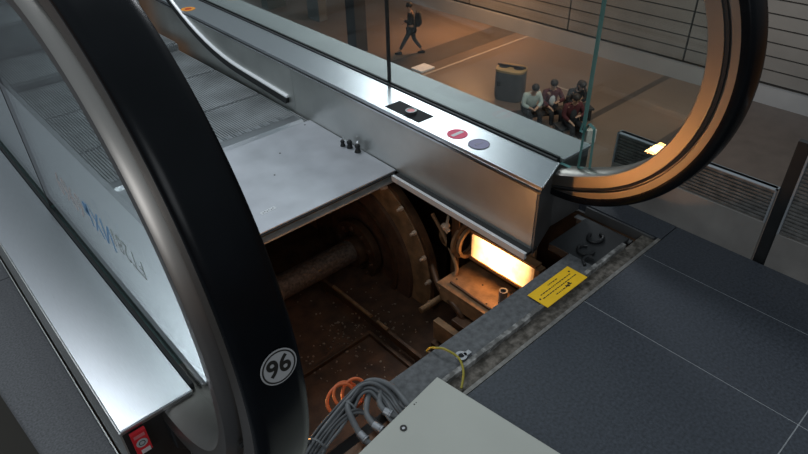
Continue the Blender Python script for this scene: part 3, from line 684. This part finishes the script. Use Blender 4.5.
for x_, y_, rz_ in ((.365, .697, .35), (.470, .724, .2)):
    bm = B(); ring(bm, (0, 0, 0), (1, 0, 0), .0215, .0185, .004, 28); bm.transform(Matrix.Translation((x_, y_, 0)) @ Matrix.Rotation(rz_, 4, 'Z'))
    tag(obj('cable_tie', bm, CABLEG, None, True), 'pale tie around the cable bundle, ' + ('nearest the handrail' if x_ < .4 else 'in the middle of the bundle'), 'cable tie')
cable('wire', [(.715, .742, -.015), (.712, .728, .008), (.714, .708, .022), (.722, .690, .026), (.730, .655, .020), (.716, .625, .010), (.686, .602, -.004)], .0028, CABLEY, 'yellow-green wire arching over the grey pit rim')
t = thing('earth_clamp', 'small pale bolt clamp beside the yellow-green wire', 'clamp', (.748, .662, .0))
bm = B(); ring(bm, (0, 0, .004), (0, 0, 1), .014, .007, .008, 24); obj('clamp_ring', bm, CONN, t, True)
bm = B(); bx(bm, .006, .026, -.010, .002, .0, .008); obj('clamp_tab', bm, CONN, t, bevel=.001)

# ------------------------------------------------------------------ low barrier along the drop (beyond the right side)
X0 = 1.590
def barrier(label, y0, y1, zt, zb):
    t = thing('low_barrier', label, 'barrier', (X0, y0, 0))
    L = y1 - y0
    bm = B(); bx(bm, 0, .012, 0, L, -.10, zb); obj('kick_panel', bm, BARR, t, bevel=.001)
    bm = B(); k = 0; z = zb + .006
    while z < zt - .008: bx(bm, .004, .016, .006, L - .006, z, z + .0045); z += .0105
    bx(bm, .010, .022, .004, L - .004, zb, zt)
    obj('grille', bm, GRILLE, t)
    bm = B(); bx(bm, -.002, .024, 0, L, zt - .0025, zt); bx(bm, -.001, .010, 0, .005, zb, zt); bx(bm, -.001, .010, L - .005, L, zb, zt); obj('top_trim', bm, BAND, t)
barrier('low dark barrier with a louvred grille right of the curved handrail', .365, .825, .222, .122)
barrier('taller ribbed grey barrier at the right frame edge', -.30, .330, .395, .105)
bm = B(); bx(bm, X0 + .012, X0 + .03, .332, .363, -.10, .36)
tag(obj('barrier_post', bm, DARKM), 'dark post between the low and the taller barrier', 'post')

# ------------------------------------------------------------------ lower hall
D = -6.5
bm = B(); bx(bm, 3.0, 18.9, -2, 34, D - .05, D); obj('floor', bm, HALLF, kind='structure')
bm = B(); bx(bm, 10, 18.9, 14.4, 15.5, D, D + .004); bx(bm, 3, 18.9, 8.2, 8.4, D, D + .004); bx(bm, 10, 18.9, -2, 6.3, D, D + .004); obj('floor', bm, HALLD, kind='structure')  # first strip is a floor shadow painted as a dark band
bm = B(); bx(bm, 10, 18.9, 13.80, 13.88, D, D + .005); bx(bm, 15.4, 15.46, 9.4, 10.3, D, D + .004); obj('trim_2', bm, HALLL, kind='structure')
WXX = 18.6
bm = B(); bx(bm, WXX + .05, WXX + .3, -2, 34, D, 3.0); obj('wall_right', bm, PANELG, kind='structure')
bm = B(); bx(bm, WXX - .10, WXX + .05, -2, 34, D, D + .50); obj('baseboard_right', bm, BAND, kind='structure')
bm = B(); zs = [D + .56 + .37 * k for k in range(11)]
ys = [-2, 4.35, 8.0, 12.25, 16.9, 21, 25, 30, 34]
for z0, z1 in zip(zs, zs[1:]):
    for y0, y1 in zip(ys, ys[1:]): bx(bm, WXX, WXX + .05, y0 + .03, y1 - .03, z0 + .02, z1 - .02)
obj('wall_right', bm, PANEL, kind='structure')

# pillars
def pillar(x, y, wdt, dpt, m, label):
    bm = B(); bx(bm, x - wdt / 2, x + wdt / 2, y - dpt / 2, y + dpt / 2, D, D + 6.0)
    tag(obj('pillar', bm, m, bevel=.02), label, 'pillar')
pillar(13.1, 17.1, .50, .50, cloth('pillar_dark', (.03, .032, .035)), 'dark square pillar left of the walking person')
pillar(14.3, 21.2, .40, .8, cloth('pillar_grey', (.12, .13, .13)), 'grey pillar near the top edge behind the glass')
pillar(14.0, 24.0, .9, .5, cloth('pillar_grey_green', (.10, .12, .11)), 'leftmost grey-green pillar glimpsed above the deck')

# litter bin
t = thing('litter_bin', 'dark grey litter bin with brass top standing in the lower hall', 'bin', (13.75, 10.75, D), math.radians(20))
bm = B()
def oval(w, d, z, n=28): return [Vector((w * math.copysign(abs(math.cos(a)) ** .6, math.cos(a)), d * math.copysign(abs(math.sin(a)) ** .6, math.sin(a)), z)) for a in [2 * PI * k / n for k in range(n)]]
sweep(bm, [oval(.30, .40, .0), oval(.33, .43, .08), oval(.33, .43, .86)]); obj('bin_body', bm, mat('bin_grey', (.10, .105, .11), .45, .4, .1, 6), t, True)
bm = B(); sweep(bm, [oval(.34, .44, .86), oval(.34, .44, .92), oval(.31, .41, .94)]); tp = obj('brass_top', bm, mat('brass_top', (.40, .27, .12), .5, .3, .1, 6), t, True)
for yy in (-.22, .22):
    bm = B(); ring(bm, (0, yy, .945), (0, 0, 1), .15, .11, .02, 28); cyl(bm, (0, yy, .935), (0, yy, .95), .11, 28); obj('bin_opening', bm, DARKM, tp, True)
bm = B(); bx(bm, -.025, .025, -.42, .42, .96, 1.0); obj('top_handle', bm, DARKM, tp)
bm = B(); bx(bm, -.345, -.325, .18, .30, .45, .60); obj('bin_emblem', bm, DARKM, t)
bm = B(); bx(bm, 13.25, 13.85, 14.0, 14.5, D, D + .05)
tag(obj('paper_sheet', bm, PRINTW), 'pale carton lying on the hall floor right of the walking person', 'carton')

# ------------------------------------------------------------------ people
def skin_mesh(joints, edges, root):
    """joints: list of (pos, radius or (rx, ry)); returns a grown bmesh-ready Mesh"""
    me = bpy.data.meshes.new('grow'); me.from_pydata([j[0] for j in joints], edges, [])
    o = bpy.data.objects.new('grow', me); C.objects.link(o)
    sk = o.modifiers.new('skin', 'SKIN'); sk.use_smooth_shade = True
    sub = o.modifiers.new('sub', 'SUBSURF'); sub.levels = 1
    for i, j in enumerate(joints):
        r = j[1] if isinstance(j[1], tuple) else (j[1], j[1]); me.skin_vertices[0].data[i].radius = r
    me.skin_vertices[0].data[root].use_root = True
    bpy.context.view_layer.update()
    ev = o.evaluated_get(bpy.context.evaluated_depsgraph_get()); m2 = bpy.data.meshes.new_from_object(ev)
    bpy.data.objects.remove(o); bpy.data.meshes.remove(me)
    return m2
def mesh_obj(name, me, m, parent):
    me.materials.clear(); me.materials.append(m); me.shade_smooth(); o = bpy.data.objects.new(name, me); C.objects.link(o); o.parent = parent; return o
def person(label, loc, rz, J, jacket, trousers, shoes, hair=HAIR, shirt=None, long_hair=False):
    """J gives joint positions in the figure's frame (x right, y forward, z up)"""
    t = thing('person', label, 'person', loc, rz)
    pel, ch, nk, hd = [Vector(J[k]) for k in ('pelvis', 'chest', 'neck', 'head')]
    j = []; e = []; idx = {}
    def add(n, p, r, par=None):
        idx[n] = len(j); j.append((tuple(p), r))
        if par is not None: e.append((idx[par], idx[n]))
    add('pel', pel, (.15, .11)); add('waist', pel.lerp(ch, .5), (.13, .10), 'pel'); add('ch', ch, (.16, .11), 'waist'); add('nk', nk, .055, 'ch'); add('hd0', nk.lerp(hd, .35), .06, 'nk')
    up = (hd - nk).normalized(); 
    add('hd1', hd, (.085, .10), 'hd0'); add('hd2', hd + up * .07, (.07, .085), 'hd1')
    for s, n in ((-1, 'l'), (1, 'r')):
        add(n + 'sh', J[n + 'sh'], .062, 'ch'); add(n + 'el', J[n + 'el'], .046, n + 'sh'); add(n + 'wr', J[n + 'wr'], .030, n + 'el')
        a = Vector(J[n + 'wr']); b = Vector(J[n + 'el']); d = (a - b).normalized()
        add(n + 'palm', a + d * .06, (.042, .022), n + 'wr')
        side = d.cross(Vector((0, 0, 1))); side = side.normalized() if side.length > .1 else Vector((1, 0, 0))
        for q, ln in zip((-1.5, -.5, .5, 1.5), (.055, .07, .065, .05)):
            add(f'{n}f{q}', a + d * .095 + side * (.012 * q), .0095, n + 'palm'); add(f'{n}g{q}', a + d * (.095 + ln) + side * (.013 * q) + Vector((0, 0, -.012)), .008, f'{n}f{q}')
        add(n + 'th', a + d * .07 + side * (.045 * -s), .010, n + 'palm')
        add(n + 'hip', J[n + 'hip'], .085, 'pel'); add(n + 'kn', J[n + 'kn'], .060, n + 'hip'); add(n + 'an', J[n + 'an'], .040, n + 'kn')
        f = Vector(J[n + 'toe']); add(n + 'toe', f, .035, n + 'an')
    mesh_obj('body', skin_mesh(j, e, 0), SKIN, t)
    # face details grown on the head
    def fw(v): return v
    F = Vector((0, 1, 0))
    if 'face' in J: F = Vector(J['face']).normalized()
    S = F.cross(up).normalized()
    bm = B()
    for s in (-1, 1): bmesh.ops.create_uvsphere(bm, u_segments=8, v_segments=6, radius=.013, matrix=Matrix.Translation(hd + F * .093 + S * (.033 * s) + up * .01))
    obj('eyes', bm, BLACKINK, t, True)
    bm = B(); bmesh.ops.create_cone(bm, segments=8, radius1=.016, radius2=.006, depth=.045, matrix=Matrix.Translation(hd + F * .105 - up * .018))
    box(bm, hd + F * .093 - up * .055, (.04, .012, .010)); 
    for s in (-1, 1): bmesh.ops.create_uvsphere(bm, u_segments=8, v_segments=6, radius=.022, matrix=Matrix.Translation(hd + S * (.088 * s) - up * .005))
    obj('nose_mouth_ears', bm, SKIN, t, True)
    bm = B(); bmesh.ops.create_uvsphere(bm, u_segments=18, v_segments=12, radius=1, matrix=Matrix.Translation(hd + up * .055 - F * .022) @ Matrix.Diagonal((.100, .112, .098, 1)))
    if long_hair: bmesh.ops.create_uvsphere(bm, u_segments=14, v_segments=10, radius=1, matrix=Matrix.Translation(hd - up * .06 - F * .06) @ Matrix.Diagonal((.105, .07, .16, 1)))
    obj('hair', bm, hair, t, True)
    # jacket
    j = []; e = []; idx = {}
    add('ch', ch, (.185, .135)); add('w', pel.lerp(ch, .5), (.165, .13), 'ch'); add('p', pel + Vector((0, 0, .02)), (.175, .14), 'w'); add('n', nk.lerp(ch, .3), (.09, .08), 'ch')
    for n in 'lr':
        add(n + 's', J[n + 'sh'], .083, 'ch'); add(n + 'e', J[n + 'el'], .065, n + 's'); add(n + 'w', Vector(J[n + 'wr']).lerp(Vector(J[n + 'el']), .08), .048, n + 'e')
    mesh_obj('jacket', skin_mesh(j, e, 0), jacket, t)
    if shirt:
        bm = B(); bmesh.ops.create_uvsphere(bm, u_segments=12, v_segments=8, radius=1, matrix=Matrix.Translation(ch.lerp(pel, .25) + F * .085) @ Matrix.Diagonal((.095, .07, .20, 1))); obj('shirt_front', bm, shirt, t, True)
    j = []; e = []; idx = {}
    add('p', pel, (.17, .135))
    for n in 'lr':
        add(n + 'h', J[n + 'hip'], .105, 'p'); add(n + 'k', J[n + 'kn'], .078, n + 'h'); add(n + 'a', Vector(J[n + 'an']).lerp(Vector(J[n + 'kn']), .12), .058, n + 'k')
    mesh_obj('trousers', skin_mesh(j, e, 0), trousers, t)
    for n in 'lr':
        a = Vector(J[n + 'an']); f = Vector(J[n + 'toe']); d = (f - a); d.z = 0; d.normalize()
        bm = B(); rr = []
        for k, (q, w_, h_) in enumerate(((-.09, .03, .06), (-.06, .042, .09), (.02, .045, .09), (.10, .048, .06), (.16, .035, .04))):
            c = Vector((a.x, a.y, min(a.z, f.z) - .045)) + d * q; sd = Vector((-d.y, d.x, 0))
            rr.append([c + sd * (w_ * cx) + Vector((0, 0, h_ * cz)) for cx, cz in ((-1, 0), (1, 0), (1, .6), (.6, 1), (-.6, 1), (-1, .6))])
        sweep(bm, rr); obj('shoe', bm, shoes, t, True)
    return t
BLK = cloth('black_cloth', (.014, .015, .018)); NAVY = cloth('dark_trousers', (.035, .045, .055)); MAROON = cloth('dark_maroon_cloth', (.075, .015, .018)); PALE = cloth('pale_mint_cloth', (.42, .48, .44)); WHT = cloth('white_cloth', (.60, .60, .58)); DGR = cloth('charcoal_cloth', (.03, .032, .035))
walk = dict(pelvis=(0, 0, .93), chest=(0, .03, 1.30), neck=(0, .04, 1.47), head=(0, .07, 1.61), lsh=(-.19, .02, 1.40), lel=(-.24, .02, 1.13), lwr=(-.15, .24, 1.20), rsh=(.19, .03, 1.40), rel=(.25, .0, 1.12), rwr=(.22, .20, 1.02),
            lhip=(-.09, 0, .88), lkn=(-.10, .22, .50), lan=(-.10, .42, .12), ltoe=(-.10, .55, .06), rhip=(.09, 0, .88), rkn=(.10, -.08, .48), ran=(.10, -.36, .13), rtoe=(.10, -.24, .05), face=(0, 1, -.1))
person('person in dark jacket and grey trousers walking left across the lower hall', (14.25, 15.55, D), math.radians(42), walk, BLK, NAVY, BLK)
t = thing('backpack', 'black backpack on the back of the walking person', 'backpack', (14.25, 15.55, D), math.radians(42))
bm = B(); sweep(bm, [[Vector((w_ * cx, -.20 + d_ * cy - .02, z)) for cx, cy in ((-1, -.6), (-.7, -1), (.7, -1), (1, -.6), (1, .8), (-1, .8))] for z, w_, d_ in ((.98, .12, .07), (1.05, .16, .12), (1.30, .16, .12), (1.44, .13, .08), (1.47, .08, .04))]); obj('pack_body', bm, BLK, t, True)
bm = B(); bx(bm, -.11, .11, -.36, -.31, 1.04, 1.22); obj('front_pocket', bm, DGR, t, bevel=.02)

def sit(lean=0.0, tw=0.0, arms=0):
    hx = .10
    J = dict(pelvis=(0, 0, .52), chest=(tw, .02 + lean, .88), neck=(tw, .05 + lean * 1.5, 1.04), head=(tw * 1.2, .09 + lean * 1.9, 1.17),
             lsh=(-.19 + tw, .02 + lean, .97), rsh=(.19 + tw, .02 + lean, .97), lhip=(-.10, .02, .50), rhip=(.10, .02, .50), lkn=(-.14, .44, .50), rkn=(.14, .44, .50), lan=(-.13, .46, .12), ran=(.14, .50, .12), ltoe=(-.14, .60, .06), rtoe=(.15, .64, .06), face=(0, 1, -.35))
    if arms == 0: J.update(lel=(-.26, .08 + lean, .72), rel=(.26, .08 + lean, .72), lwr=(-.10, .30, .66), rwr=(.10, .30, .66))
    else: J.update(lel=(-.27, .15 + lean, .74), rel=(.28, .06 + lean, .72), lwr=(-.06, .32, .76), rwr=(.16, .30, .62))
    return J
BR = math.radians(150)                      # seated people face back towards the escalator
def bench(x, y, L, label):
    t = thing('bench', label, 'bench', (x, y, D), BR)
    bm = B(); bx(bm, -L / 2, L / 2, -.24, .20, .32, .375); obj('bench_seat', bm, DGR, t, bevel=.01)
    for xx in (-L / 2 + .08, L / 2 - .08):
        bm = B(); bx(bm, xx - .03, xx + .03, -.20, .16, 0, .32); obj('leg', bm, DARKM, t)
bx0, by0 = 13.20, 8.90
u = Vector((math.cos(BR), math.sin(BR), 0))
bench(bx0, by0, 2.4, 'dark bench under the seated people in the lower hall')
def seat(k): p = Vector((bx0, by0, D)) + u * k; return p
person('person in a pale mint top sitting at the left end of the bench', seat(.62), BR, sit(.10, .0), PALE, BLK, BLK)
person('person in a white shirt and maroon jacket sitting in the middle of the bench', seat(.02), BR, sit(.03, .02, 1), MAROON, BLK, BLK, shirt=WHT)
person('person in dark clothes leaning at the right end of the bench', seat(-.60), BR, sit(.16, -.02), BLK, BLK, BLK, long_hair=True)
bench(12.85, 8.02, .7, 'dark bench closest to the escalator in the lower hall')
person('person in a maroon jacket sitting in front of the bench group', Vector((12.85, 8.02, D)), BR, sit(.06, .02, 1), MAROON, BLK, BLK, shirt=DGR)
t = thing('shopping_bag', 'white paper bag held beside the front seated person', 'bag', (13.05, 7.50, D), BR)
bm = B(); bx(bm, -.13, .13, -.07, .07, .0, .36); obj('bag_body', bm, WHT, t, bevel=.01)
bm = B(); tube(bm, [(-.06, 0, .36), (-.05, 0, .46), (.05, 0, .46), (.06, 0, .36)], .006, 6); obj('bag_handle', bm, WHT, t, True)
